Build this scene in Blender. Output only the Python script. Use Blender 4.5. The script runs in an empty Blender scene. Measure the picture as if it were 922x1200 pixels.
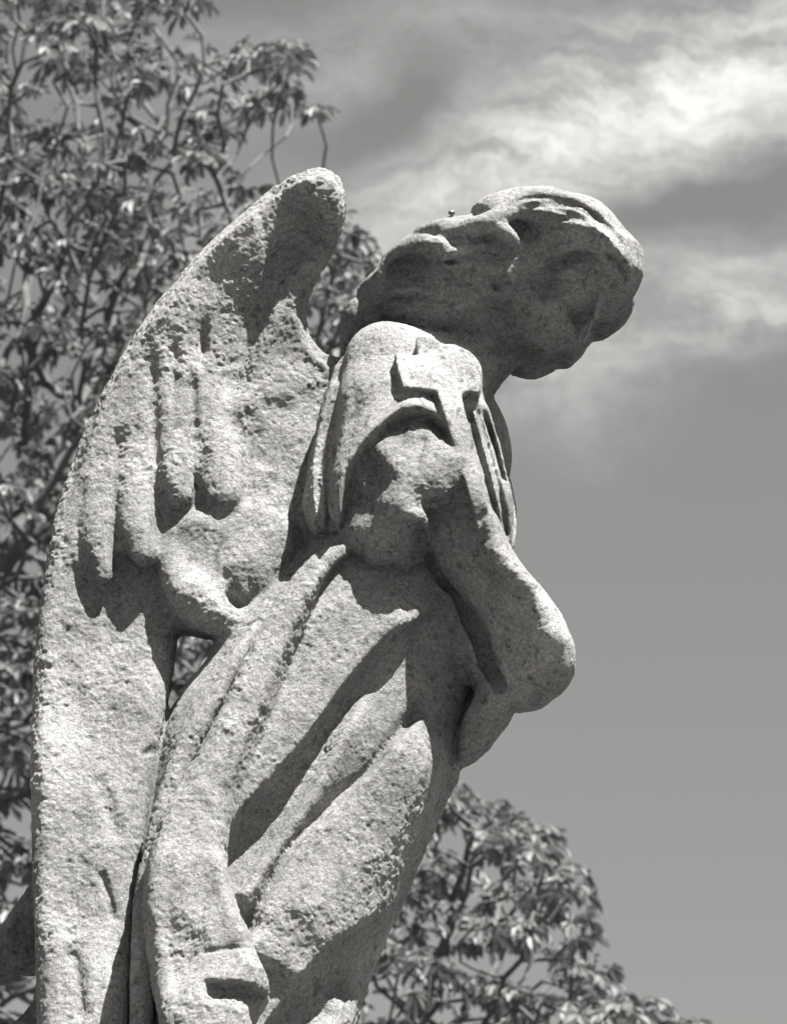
import bpy, math, random, time
import numpy as np
from mathutils import Vector, kdtree
T0 = time.time()
SC = bpy.context.scene
COL = SC.collection
rad = math.radians
S = 0.00115                     # one sculpting unit (one photo pixel at the statue) in metres
D = 7.0 / S                     # camera distance in units
PITCH = rad(25.0)
CP, SP = math.cos(PITCH), math.sin(PITCH)
CAM = np.array([0.0, -D * CP, -D * SP])      # world origin = aim point on the statue
GROUND_Z = CAM[2] * S - 1.6

def tag(o, label=None, cat=None, group=None, kind=None):
    if label: o['label'] = label
    if cat: o['category'] = cat
    if group: o['group'] = group
    if kind: o['kind'] = kind
    return o

# ------------------------------------------------------------------ measuring helpers
def P(px, py, Y):
    """point at depth Y (units) seen at photo position px,py"""
    d = np.array([px - 461.0, D * CP - (600.0 - py) * SP, D * SP + (600.0 - py) * CP])
    k = (Y - CAM[1]) / d[1]
    return CAM + d * k

def proj(X, Y, Z):
    yy = Y - CAM[1]; zz = Z - CAM[2]
    t = yy * CP + zz * SP
    v = (zz * CP - yy * SP) * (D / t)
    u = X * (D / t)
    return u + 461.0, 600.0 - v

# ------------------------------------------------------------------ 2D design maps (chisel plans)
MX0, MY0, MX1, MY1, MS = -120, 120, 900, 1960, 2.0
mu = np.arange(MX0, MX1, MS, dtype=np.float32); mv = np.arange(MY0, MY1, MS, dtype=np.float32)
MU, MV = np.meshgrid(mu, mv, indexing='ij')

def sample(M, u, v):
    fu = np.clip((u - MX0) / MS, 0, len(mu) - 1.001); fv = np.clip((v - MY0) / MS, 0, len(mv) - 1.001)
    iu = fu.astype(np.int32); iv = fv.astype(np.int32); fu -= iu; fv -= iv
    return (M[iu, iv] * (1 - fu) * (1 - fv) + M[iu + 1, iv] * fu * (1 - fv)
            + M[iu, iv + 1] * (1 - fu) * fv + M[iu + 1, iv + 1] * fu * fv)

def spline(pts, n=6, closed=False):
    p = [np.array(q, float) for q in pts]; m = len(p); out = []
    rng = range(m) if closed else range(m - 1)
    for i in rng:
        a = p[(i - 1) % m] if (closed or i > 0) else p[i]
        b = p[i]; c = p[(i + 1) % m]
        d = p[(i + 2) % m] if (closed or i + 2 < m) else c
        for k in range(n):
            t = k / n
            out.append(.5 * ((2 * b) + (c - a) * t + (2 * a - 5 * b + 4 * c - d) * t * t + (3 * b - a - 3 * c + d) * t ** 3))
    if not closed: out.append(p[-1])
    return out

def seg2(a, b):
    ax, ay = a[0], a[1]; bx, by = b[0] - ax, b[1] - ay
    L = bx * bx + by * by + 1e-9
    t = np.clip(((MU - ax) * bx + (MV - ay) * by) / L, 0, 1)
    dx = MU - ax - bx * t; dy = MV - ay - by * t
    return dx * dx + dy * dy, t, (MU - ax) * by - (MV - ay) * bx

def poly_sdf(pts, smooth=True, n=5):
    q = spline(pts, n, True) if smooth else [np.array(a, float) for a in pts]
    dd = np.full(MU.shape, 1e12, np.float32); inside = np.zeros(MU.shape, bool)
    for i in range(len(q)):
        a, b = q[i], q[(i + 1) % len(q)]
        d2, _, _ = seg2(a, b); dd = np.minimum(dd, d2)
        if a[1] != b[1]:
            c = (a[1] > MV) != (b[1] > MV)
            xi = (b[0] - a[0]) * (MV - a[1]) / (b[1] - a[1]) + a[0]
            inside ^= c & (MU < xi)
    d = np.sqrt(dd)
    return np.where(inside, -d, d).astype(np.float32)

def line_field(pts, n=5):
    """distance, position 0..1 along, signed side (>0 = right of travel as seen in the photo)"""
    q = spline(pts, n)
    L = [0.0]
    for i in range(len(q) - 1): L.append(L[-1] + float(np.hypot(*(q[i + 1][:2] - q[i][:2]))))
    best = np.full(MU.shape, 1e12, np.float32); T = np.zeros(MU.shape, np.float32); Sd = np.zeros(MU.shape, np.float32)
    for i in range(len(q) - 1):
        d2, t, c = seg2(q[i], q[i + 1]); m = d2 < best
        best = np.where(m, d2, best); T = np.where(m, (L[i] + t * (L[i + 1] - L[i])) / L[-1], T)
        Sd = np.where(m, -np.sign(c), Sd)
    return np.sqrt(best), T, Sd

def taper(T, a=.15, b=.15):
    r = np.ones_like(T)
    if a > 0: r = r * sst(0, a, T)
    if b > 0: r = r * sst(0, b, 1 - T)
    return r

def sst(a, b, x):
    t = np.clip((x - a) / (b - a), 0, 1); return t * t * (3 - 2 * t)

def ridge(M, pts, w, h, a=.15, b=.15, p=2.0):
    d, T, s = line_field(pts); M += h * taper(T, a, b) * np.exp(-(d / w) ** p)

def step(M, pts, h, wr, wl=5.0, a=.1, b=.1):
    """a proud edge: right of the line the surface rises by h fading over wr; left it drops within wl"""
    d, T, s = line_field(pts); sd = d * s; tp = taper(T, a, b)
    M += h * tp * np.where(sd > 0, np.exp(-(sd / wr) ** 2), np.exp(-(sd / wl) ** 2))

def drop(M, pts, h, wr, wl=4.0, a=.1, b=.1):
    """right of the line the surface sinks by h fading over wr"""
    d, T, s = line_field(pts); sd = d * s; tp = taper(T, a, b)
    M -= h * tp * np.where(sd > 0, sst(0, wl, sd) * np.exp(-(np.maximum(sd - wl, 0) / wr) ** 2), 0)

def dent(M, x, y, rx, ry, h, ang=0):
    c, s = math.cos(rad(ang)), math.sin(rad(ang))
    a = ((MU - x) * c + (MV - y) * s) / rx; b = (-(MU - x) * s + (MV - y) * c) / ry
    M += h * np.exp(-(a * a + b * b))

def patch(M, pts, h, edge, smooth=True):
    M += h * sst(edge, -edge, poly_sdf(pts, smooth))

def newmap(): return np.zeros(MU.shape, np.float32)

# ------------------------------------------------------------------ voxel clay
H = 2.6
XMIN, XMAX, YMIN, YMAX = -535.0, 330.0, -250.0, 260.0
ZMAX = P(380, 165, 60)[2]; ZMIN = P(300, 1850, 60)[2]
gx = np.arange(XMIN, XMAX, H, dtype=np.float32); gy = np.arange(YMIN, YMAX, H, dtype=np.float32); gz = np.arange(ZMIN, ZMAX, H, dtype=np.float32)
VOL = np.full((len(gx), len(gy), len(gz)), 60.0, np.float32)
PID = np.zeros(VOL.shape, np.int8)
NAMES = []
def pid(name):
    if name not in NAMES: NAMES.append(name)
    return NAMES.index(name)

class Box:
    def __init__(s, lo, hi):
        i0 = [max(0, int((lo[k] - (XMIN, YMIN, ZMIN)[k]) / H)) for k in range(3)]
        n = VOL.shape
        i1 = [min(n[k], int((hi[k] - (XMIN, YMIN, ZMIN)[k]) / H) + 2) for k in range(3)]
        s.sl = tuple(slice(a, b) for a, b in zip(i0, i1))
        s.X = gx[s.sl[0]][:, None, None]; s.Y = gy[s.sl[1]][None, :, None]; s.Z = gz[s.sl[2]][None, None, :]
    def uv(s, Yref=None):
        if Yref is not None:
            u, v = proj(s.X[:, :, :], np.float32(Yref), s.Z)       # (nx,1,nz)
        else:
            u, v = proj(s.X, s.Y, s.Z)
        return u.astype(np.float32), v.astype(np.float32)

def smin(a, b, k):
    if k <= 0: return np.minimum(a, b)
    h = np.maximum(k - np.abs(a - b), 0) / k
    return np.minimum(a, b) - h * h * (k * .25)

def merge(bx, d, part, k):
    v = VOL[bx.sl]; i = PID[bx.sl]
    i[d < v] = pid(part)
    VOL[bx.sl] = smin(v, d, k)

def carve(bx, d, k):
    v = VOL[bx.sl]
    VOL[bx.sl] = -smin(-v, d, k)

def chain_d(bx, joints, world=False):
    pts = [(p if world else P(p[0], p[1], p[2])) for p in joints]; rs = [j[3] for j in joints]
    out = None
    for (a, b, ra, rb) in zip(pts[:-1], pts[1:], rs[:-1], rs[1:]):
        ab = b - a; L = float(ab @ ab) + 1e-9
        t = np.clip(((bx.X - a[0]) * ab[0] + (bx.Y - a[1]) * ab[1] + (bx.Z - a[2]) * ab[2]) / np.float32(L), 0, 1)
        q = (bx.X - a[0] - ab[0] * t) ** 2 + (bx.Y - a[1] - ab[1] * t) ** 2 + (bx.Z - a[2] - ab[2] * t) ** 2
        d = np.sqrt(q) - (ra + (rb - ra) * t)
        out = d if out is None else np.minimum(out, d)
    return out.astype(np.float32)

def chain_box(joints, pad):
    pts = np.array([P(j[0], j[1], j[2]) for j in joints]); r = max(j[3] for j in joints) + pad
    return Box(pts.min(0) - r, pts.max(0) + r)

def chain(part, joints, k=10, M=None, curve=True, n=5, cut=False):
    if curve and len(joints) > 2: joints = [tuple(q) for q in spline(joints, n)]
    bx = chain_box(joints, 30 + (20 if M is not None else 0))
    d = chain_d(bx, joints)
    if M is not None:
        u, v = bx.uv(); ym = np.mean([j[2] for j in joints])
        d = d - sample(M, u, v) * sst(ym + 20, ym - 10, bx.Y)
    if cut: carve(bx, d, k)
    else: merge(bx, d, part, k)

def ell(part, c, r, rot=0, tilt=0, k=10, cut=False):
    """ellipsoid; rot turns it in the picture plane, tilt leans it towards the viewer"""
    p = P(*c); R = max(r) + 30
    bx = Box(p - R, p + R)
    X, Y, Z = bx.X - p[0], bx.Y - p[1], bx.Z - p[2]
    cr, sr = math.cos(rad(rot)), math.sin(rad(rot))
    a = X * cr + Z * sr; b = -X * sr + Z * cr
    ct, st = math.cos(rad(tilt)), math.sin(rad(tilt))
    Y2 = Y * ct + b * st; b2 = -Y * st + b * ct
    q = np.sqrt((a / r[0]) ** 2 + (Y2 / r[1]) ** 2 + (b2 / r[2]) ** 2)
    g = np.sqrt((a / r[0] ** 2) ** 2 + (Y2 / r[1] ** 2) ** 2 + (b2 / r[2] ** 2) ** 2) + 1e-6
    d = (q * (q - 1) / g).astype(np.float32)
    if cut: carve(bx, d, k)
    else: merge(bx, d, part, k)

def slab(part, outline, Yc, T, R, Rt, k=8, M=None, smooth=True, front=False, mrim=0):
    """solid grown from an outline: Yc = middle depth (number or map), T = half thickness,
    R / Rt = how far its rim rounds over in the plane and in depth; M = carving of the near face"""
    sd = poly_sdf(outline, smooth)
    us = [p[0] for p in outline]; vs = [p[1] for p in outline]
    ymap = Yc if isinstance(Yc, np.ndarray) else np.full(MU.shape, float(Yc), np.float32)
    ins = sd < 4
    y0 = float(np.median(ymap[ins])); ylo = float(ymap[ins].min()) - T - 60; yhi = float(ymap[ins].max()) + T + 20
    c = np.array([P(a, b, y) for a in (min(us) - 25, max(us) + 25) for b in (min(vs) - 25, max(vs) + 25) for y in (float(ymap[ins].min()), float(ymap[ins].max()))])
    lo = c.min(0); hi = c.max(0); lo[1] = ylo; hi[1] = yhi
    bx = Box(lo, hi)
    def column(off):
        y = np.full((bx.X.shape[0], 1, bx.Z.shape[2]), y0 - off, np.float32)
        for _ in range(5):
            u, v = proj(bx.X, y, bx.Z)
            y = .5 * y + .5 * (np.clip(sample(ymap, u.astype(np.float32), v.astype(np.float32)), ylo, yhi) - off)
        u, v = proj(bx.X, y, bx.Z)
        return u.astype(np.float32), v.astype(np.float32), y + off
    u, v, yc = column(T if front else 0.0)
    s2 = sample(sd, u, v)
    uf, vf, ycf = column(T)
    dy = bx.Y - np.where(bx.Y < yc, ycf, yc) if not front else bx.Y - yc
    q1 = np.maximum(s2 + R, 0) / R
    q2 = np.maximum(np.abs(dy) - (T - Rt), 0) / Rt
    qq = np.sqrt(q1 * q1 + q2 * q2)
    d = np.where(qq < 1e-3, -min(R, Rt), (qq - 1) * min(R, Rt))
    d = np.maximum(d, np.abs(dy) - T)
    if M is not None:
        if mrim: M = M * sst(0, -mrim, sd)
        d = d - sample(M, uf, vf) * sst(T * .2 + 1, -T * .4 - 1, dy)
    merge(bx, d.astype(np.float32), part, k)
    return sd

def lerpmap(*pts, soft=.05):
    """depth map blended from scattered (x, y, depth) marks"""
    W = np.zeros(MU.shape, np.float32); A = np.zeros(MU.shape, np.float32)
    for x, y, z in pts:
        w = 1.0 / (((MU - x) ** 2 + (MV - y) ** 2) / 1e4 + soft) ** 2
        W += w; A += w * z
    return A / W

def surf(px, py, default=0.0):
    """depth of the stone met first when looking at photo position px,py"""
    ys = np.arange(YMIN + 5, YMAX - 5, 1.5)
    for y in ys:
        p = P(px, py, y)
        i = int(round((p[0] - XMIN) / H)); j = int(round((p[1] - YMIN) / H)); k = int(round((p[2] - ZMIN) / H))
        if 0 <= i < VOL.shape[0] and 0 <= j < VOL.shape[1] and 0 <= k < VOL.shape[2] and VOL[i, j, k] < 0:
            return y
    return default

def on(part, pts, k=8, cut=False, n=5):
    """a roll of stone lying on the surface: (x, y, height of its axis above the surface, radius)"""
    ys = [surf(a, b, None) for a, b, c, r in pts]
    good = [y for y in ys if y is not None]
    m = float(np.mean(good)) if good else 0.0
    js = [(a, b, (y if y is not None else m) - c, r) for (a, b, c, r), y in zip(pts, ys)]
    chain(part, js, k=k, cut=cut, n=n)

# ================================================================== far wing (behind, in shade)
M = newmap()
for q in range(5):
    ridge(M, [(330 - 45 * q, 520), (230 - 35 * q, 760), (150 - 35 * q, 1000), (60 - 30 * q, 1180)], 16, 9)
slab('far_wing', [(385, 450), (330, 430), (235, 470), (160, 590), (105, 740), (80, 900), (60, 1000), (42, 1050), (14, 1086), (-20, 1118),
     (-48, 1142), (-10, 1150), (22, 1140), (50, 1140), (38, 1180), (15, 1205), (-20, 1250), (20, 1262), (70, 1240), (120, 1300), (140, 1200),
     (165, 1000), (185, 860), (196, 750), (260, 715), (340, 700), (400, 690), (470, 600), (470, 470)], 165, 22, 14, 14, k=6, M=M, smooth=False)

# ================================================================== gown body
M = newmap()
K = [(528, 697), (505, 717), (480, 738), (448, 763), (420, 795), (397, 823), (356, 880), (312, 928), (285, 958), (268, 988), (261, 1020)]
step(M, K, 36, 95, 5, a=.22, b=.12)
patch(M, [(345, 690), (400, 650), (470, 690), (520, 705), (470, 745), (397, 822), (312, 926), (265, 975), (262, 930), (300, 840)], 10, 60)
ridge(M, [(440, 790), (415, 855), (380, 922), (337, 993), (300, 1040), (272, 1085)], 16, 30, a=.3, b=.1)
G1 = [(512, 815), (486, 832), (460, 866), (433, 904), (403, 933), (383, 957), (337, 1012), (286, 1104), (270, 1150)]
step(M, G1[::-1], 29, 85, 3.5, a=.1, b=.25)
ridge(M, G1, 7, -22, a=.1, b=.1)
ridge(M, [(505, 830), (490, 900), (455, 985), (400, 1060), (350, 1130)], 55, 12, a=.2, b=.2)
PC = [(462, 1030), (442, 1056), (415, 1079), (380, 1111), (345, 1151), (312, 1197), (280, 1245), (262, 1290)]
drop(M, PC[::-1], 32, 55, 4, a=.1, b=.16)
ridge(M, [(372, 1230), (392, 1180), (408, 1130)], 30, 9, a=.3, b=.3)
for q, x in enumerate((215, 262, 315, 366)):
    ridge(M, [(x + 30, 1230), (x + 8, 1400), (x - 5, 1560), (x - 10, 1760)], 15, 22, a=.3, b=.02)
# back panel beside the wing
ridge(M, [(205, 880), (188, 960), (176, 1060), (170, 1200)], 12, -10, a=.1, b=.1)
gown = [(470, 420), (520, 405), (560, 470), (585, 510), (594, 560), (597, 615), (596, 655), (590, 720), (575, 775), (563, 806), (549, 860), (530, 910),
        (504, 965), (475, 1030), (452, 1095), (430, 1150), (412, 1220), (402, 1320), (398, 1450), (402, 1600), (410, 1700), (412, 1765),
        (285, 1790), (140, 1765), (145, 1650), (150, 1500), (152, 1320), (150, 1200), (158, 1080), (170, 980), (186, 890), (205, 838), (240, 790), (262, 742), (300, 712),
        (345, 670), (372, 600), (384, 500), (405, 440)]
slab('gown', gown, lerpmap((500, 500, 80), (560, 800, 85), (350, 700, 80), (420, 900, 78), (250, 900, 85), (330, 1150, 66), (280, 1500, 30), (280, 1750, 20)),
     125, 105, 105, k=0, M=M, mrim=34)
# hanging hem strip down the front edge of the gown, and the fold caught under the wrist
chain('gown', [(540, 700, 40, 50), (562, 742, 8, 32), (570, 785, 5, 26)], k=10)
chain('gown', [(566, 788, 40, 7), (556, 830, 42, 9), (540, 880, 48, 9), (517, 934, 54, 9), (494, 984, 60, 9), (474, 1034, 64, 9), (462, 1070, 68, 7)], k=5)
slab('gown', [(603, 815), (598, 838), (584, 858), (566, 878), (548, 891), (538, 893), (535, 880), (545, 850), (560, 810), (580, 780)], lerpmap((590, 820, -10), (545, 880, 45), (560, 800, 10)), 42, 26, 26, k=8)
# small folds of the gown at the back of the shoulder
M = newmap()
for (a, b, c_) in ((392, 380, 372), (398, 390, 384), (386, 369, 363)):
    ridge(M, [(a + 6, 440), (b, 540), (c_ + 8, 625)], 4.5, 9, a=.1, b=.05)
slab('gown', [(402, 428), (410, 500), (412, 640), (396, 636), (380, 632), (364, 624), (355, 600), (362, 550), (376, 490), (392, 440)], -10, 38, 16, 16, k=8, M=M, smooth=False)

# ================================================================== near wing
wing_out = [(404, 226), (399, 214), (388, 206), (375, 203), (360, 206), (345, 213), (325, 225), (300, 243), (275, 264), (250, 288), (225, 313), (200, 343),
            (178, 370), (160, 396), (142, 425), (126, 456), (112, 482), (100, 508), (90, 538), (80, 566), (70, 590), (62, 622), (56, 660), (50, 700), (44, 750), (40, 800),
            (38, 850), (37, 900), (38, 960), (39, 1020), (41, 1080), (43, 1140), (44, 1200), (52, 1300), (75, 1370), (100, 1400), (125, 1360), (140, 1280),
            (152, 1200), (158, 1110), (164, 1040), (172, 965), (183, 900), (196, 830), (204, 775), (208, 745), (212, 740), (258, 746), (285, 742), (330, 715), (372, 650), (392, 560), (402, 470),
            (404, 428), (395, 427), (384, 424), (372, 414), (363, 398), (358, 375), (360, 352), (367, 332), (378, 312), (392, 288), (401, 268), (406, 246)]
M = newmap()
up = [(30, 560), (52, 655), (80, 660), (105, 668), (115, 690), (124, 697), (132, 688), (136, 655), (150, 655), (165, 668), (180, 668), (188, 672), (196, 700), (206, 728), (225, 744), (262, 756),
      (290, 745), (330, 730), (430, 600), (430, 190), (200, 190)]
tmp = newmap(); patch(tmp, up, 14, 5, smooth=False); M += tmp * sst(70, 112, MU)
tmp = newmap(); patch(tmp, [(60, 300), (90, 520), (150, 540), (176, 560), (192, 578), (214, 590), (229, 560), (236, 574), (256, 592), (274, 590), (284, 560), (292, 470), (330, 380), (300, 260)], 7, 8, smooth=False); M += tmp * sst(150, 195, MU)
patch(M, [(188, 640), (215, 618), (300, 600), (345, 640), (325, 712), (290, 740), (262, 748), (225, 738), (200, 715)], 15, 14)
# hollow under the arch of the wing and the ridge that bounds it
ridge(M, [(385, 250), (360, 285), (328, 318), (300, 370), (280, 430), (262, 490)], 24, -24, a=.12, b=.2)
ridge(M, [(250, 440), (262, 500), (250, 545)], 14, -7)
step(M, [(268, 500), (290, 465), (306, 420), (325, 375), (345, 330), (372, 292), (396, 258)][::-1], 0, 20)
ridge(M, [(402, 250), (384, 290), (352, 328), (330, 372), (310, 425), (296, 480), (292, 530)], 17, 11, a=.5, b=.3)
ridge(M, [(392, 215), (345, 228), (300, 258), (245, 308), (200, 362), (160, 420), (125, 490)], 17, 7, a=.1, b=.3)
ridge(M, [(330, 470), (322, 520), (305, 560)], 16, -6)
ridge(M, [(360, 430), (345, 500), (335, 560), (322, 620)], 22, 9)
dent(M, 238, 410, 6, 22, -16, 5)
ridge(M, [(226, 440), (228, 500), (222, 545), (231, 590)], 4, -8)
ridge(M, [(240, 470), (250, 530), (252, 560)], 3, -5)
ridge(M, [(178, 420), (182, 500), (186, 570)], 7, -7)
ridge(M, [(205, 400), (205, 470), (208, 530)], 5, -5)
ridge(M, [(140, 500), (138, 580), (140, 650)], 7, -6)
ridge(M, [(100, 560), (92, 620), (100, 670)], 6, -4)
patch(M, [(215, 610), (262, 622), (300, 600), (330, 590), (343, 640), (330, 690), (320, 712), (292, 720), (262, 722), (225, 700)], 10, 16)
ridge(M, [(262, 712), (290, 722), (325, 716), (345, 690)], 7, -16, a=.1, b=.1)
# long lower feathers
ridge(M, [(185, 690), (165, 800), (140, 930), (122, 1080), (112, 1250)], 26, 6)
ridge(M, [(60, 720), (58, 900), (62, 1100), (72, 1280)], 14, 4)
ridge(M, [(112, 905), (128, 950), (140, 990)], 8, -6)
ridge(M, [(116, 1020), (128, 1052), (134, 1085)], 5, -7)
ridge(M, [(84, 1105), (92, 1150), (96, 1200)], 8, -7)
ridge(M, [(90, 800), (96, 900), (88, 1000)], 12, -3)
ridge(M, [(185, 872), (175, 880), (165, 886)], 3, -5)
wy = lerpmap((385, 215, -40), (300, 260, -6), (345, 320, 8), (360, 380, 30), (345, 430, 42), (200, 350, 16), (260, 430, 32), (130, 460, 26), (380, 470, 60), (300, 560, 52), (210, 560, 42), (90, 600, 36),
             (330, 680, 66), (240, 700, 56), (160, 700, 50), (60, 750, 36), (150, 850, 32), (60, 950, 14), (140, 1050, 0), (60, 1150, -16), (110, 1330, -45), soft=.14)
slab('wing', wing_out, wy, 30, 20, 20, k=7, M=M, smooth=False, mrim=12)
for js in (
    [(242, 450, -20, 20), (252, 500, -15, 26), (258, 545, -6, 28), (262, 584, 6, 23)],
    [(212, 470, -14, 15), (208, 520, -8, 19), (208, 552, 0, 19), (212, 584, 9, 15)],
    [(162, 530, -18, 18), (158, 575, -12, 24), (160, 615, 0, 23), (169, 648, 11, 17)],
    [(120, 600, -10, 11), (117, 640, -3, 15), (122, 674, 6, 11)],
    [(204, 650, -16, 20), (212, 678, -8, 24), (226, 700, -3, 27), (246, 718, 2, 25), (266, 730, 8, 18)],
    [(310, 640, -34, 46), (286, 672, -30, 44)],
):
    on('wing', js, k=11)

# ================================================================== sash that swings down behind the hip
chain('sash', [(402, 646, -66, 9), (382, 656, -74, 13), (358, 684, -80, 17), (338, 722, -84, 22), (318, 765, -84, 24), (298, 812, -82, 26), (276, 862, -80, 28), (254, 908, -80, 31), (236, 950, -82, 36), (222, 995, -84, 42), (218, 1040, -84, 44)], k=12)
on('sash', [(374, 670, -3, 7), (352, 700, -2, 8), (326, 760, -2, 9), (300, 820, -2, 9), (280, 870, -2, 8), (262, 915, -1, 7)], k=8)
chain('gown', [(306, 728, -42, 7), (284, 762, -50, 9), (262, 800, -52, 10), (238, 842, -52, 12), (216, 886, -50, 13), (200, 930, -48, 14), (186, 985, -44, 15), (174, 1050, -40, 15), (168, 1120, -40, 14), (164, 1240, -45, 14), (160, 1400, -50, 16)], k=6)
M = newmap()
HEM = [(250, 1146), (262, 1150), (280, 1148), (300, 1154), (314, 1160)]
drop(M, [(236, 1142), (254, 1148), (280, 1149), (300, 1155), (318, 1162)], 13, 16, 4, a=.25, b=0)
ridge(M, [(232, 1118), (258, 1112), (280, 1110), (296, 1108)], 3, -2.5)
ridge(M, [(255, 990), (268, 1050), (290, 1105)], 14, 3)
ridge(M, [(200, 1000), (196, 1060), (204, 1130), (214, 1200)], 9, -2)
dent(M, 239, 951, 5, 9, -14)
slab('sash', [(236, 925), (262, 945), (261, 985), (266, 1025), (278, 1068), (292, 1100), (306, 1130), (314, 1152), (315, 1166), (308, 1178), (297, 1200), (290, 1260), (276, 1340), (240, 1360), (205, 1330),
      (192, 1240), (184, 1180), (174, 1120), (168, 1060), (176, 1010), (200, 955)], lerpmap((235, 940, -72), (225, 1040, -90), (265, 1100, -112), (285, 1150, -133), (200, 1100, -84), (240, 1200, -130), (280, 1230, -138), (240, 1320, -120)),
     46, 20, 34, k=8, M=M)

# ================================================================== cape over shoulder and chest
cape_y = lerpmap((430, 410, -22), (410, 480, -44), (400, 580, -56), (455, 460, -56), (440, 510, -62), (480, 480, -60), (520, 510, -48), (500, 400, -10), (500, 440, -36), (545, 430, -12), (550, 500, -36), (560, 580, -45), (590, 620, -15), (580, 500, -5), (540, 640, -50))
M = newmap()
RIM = [(529, 522), (520, 506), (507, 493), (489, 486), (470, 490), (450, 504), (427, 528), (409, 555), (402, 585), (402, 610)]
patch(M, RIM + [(412, 650), (440, 678), (500, 660), (540, 600)], -48, 5, smooth=False)
step(M, RIM, 15, 24, 5, a=.1, b=.12)
for a in ([(556, 465), (572, 520), (586, 575), (594, 625)], [(546, 470), (562, 530), (578, 590), (588, 640)], [(566, 470), (580, 510), (592, 556)]):
    ridge(M, a, 3.5, -10, a=.1, b=.1)
ridge(M, [(551, 468), (567, 525), (582, 582), (592, 632)], 3.5, 5)
ridge(M, [(420, 440), (412, 500), (404, 560)], 8, -3)
cape_out = [(401, 432), (406, 412), (416, 396), (430, 384), (450, 377), (470, 380), (490, 387), (512, 394), (535, 408), (556, 424), (564, 445), (566, 470), (576, 500), (588, 535), (596, 570),
     (600, 605), (598, 645), (575, 660), (520, 640), (450, 640), (400, 620), (394, 580), (395, 540), (397, 480)]
cape_out = [(x, y + max(0, 440 - y) * .2) for x, y in cape_out]
slab('cape', cape_out, cape_y, 62, 34, 44, k=6, M=M)
# far side of the collar
slab('cape', [(560, 462), (574, 470), (586, 488), (596, 515), (599, 540), (594, 556), (580, 540), (565, 500)], 62, 30, 14, 14, k=5)
chain('cape', [(590, 565, 10, 9), (598, 600, 10, 8), (597, 636, 5, 7)], k=5)
# sleeve rim
# ================================================================== raised cross
slab('cross', [(488, 392), (500, 394), (513, 398), (520, 410), (527, 419), (540, 424), (554, 427), (562, 436), (564, 448), (561, 459), (549, 458), (541, 461),
     (548, 490), (556, 520), (562, 560), (575, 610), (560, 620), (548, 575), (538, 545), (530, 515), (520, 485), (511, 458), (492, 455), (472, 453), (468, 440), (464, 425), (461, 411), (474, 412), (489, 415), (487, 404)],
     cape_y - 74, 17, 3, 3, k=2, smooth=False, front=True)

# ================================================================== bunched undersleeve
M = newmap()
ridge(M, [(500, 508), (492, 530), (488, 560)], 3, -4)
ridge(M, [(490, 614), (488, 645), (480, 684)], 5, -9, a=.1, b=0)
dent(M, 470, 560, 18, 22, 5)
slab('undersleeve', [(479, 501), (500, 505), (520, 517), (538, 532), (549, 541), (556, 555), (549, 572), (536, 590), (524, 603), (508, 606), (500, 615), (505, 640), (503, 660), (490, 672), (472, 684), (450, 683), (428, 672), (410, 652), (400, 625),
      (396, 590), (405, 560), (425, 530), (450, 510)], lerpmap((480, 512, -66), (500, 550, -94), (505, 592, -98), (465, 545, -84), (470, 590, -90), (540, 560, -95), (432, 560, -48), (415, 590, -36), (425, 640, -44), (450, 630, -58), (460, 675, -34), (500, 650, -44)), 52, 34, 40, k=4, M=M)

# ================================================================== arm and closed hand
M = newmap()
ridge(M, [(560, 590), (600, 660), (650, 725)], 12, 5)
ridge(M, [(588, 742), (600, 780), (606, 800)], 5, -4)
for a in ([(612, 829), (622, 812), (636, 802)], [(632, 829), (640, 812), (652, 800)], [(648, 822), (656, 808), (666, 796)]):
    ridge(M, a, 3.5, -13, a=.02, b=.3)
ridge(M, [(596, 815), (612, 800), (640, 786), (664, 782)], 5, -5)
ridge(M, [(580, 786), (592, 796), (600, 799)], 3, -8)
ridge(M, [(600, 760), (625, 780), (660, 775)], 10, -3)
slab('arm', [(520, 555), (545, 560), (560, 574), (582, 612), (596, 640), (609, 662), (628, 688), (645, 707), (658, 724), (667, 745), (673, 765), (674, 786), (664, 804), (650, 815), (636, 826), (616, 830), (598, 828),
      (590, 806), (582, 780), (572, 745), (555, 712), (530, 685), (508, 662), (494, 640), (486, 615), (500, 580)],
      lerpmap((560, 590, -82), (520, 640, -50), (600, 660, -86), (555, 690, -42), (655, 735, -75), (590, 760, -25), (660, 780, -60), (620, 800, -22), (500, 600, -55)), 44, 38, 40, k=4, M=M)
on('arm', [(516, 672, -5, 9), (540, 704, -6, 12), (560, 742, -6, 12), (574, 778, -6, 12), (586, 806, -4, 8)], k=4, cut=True)
on('undersleeve', [(490, 616, -2, 5), (496, 640, -3, 7), (508, 664, -3, 7)], k=4, cut=True)
chain('arm', [(655, 716, 5, 10), (664, 736, 5, 9), (666, 756, 5, 8)], k=5)

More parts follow.
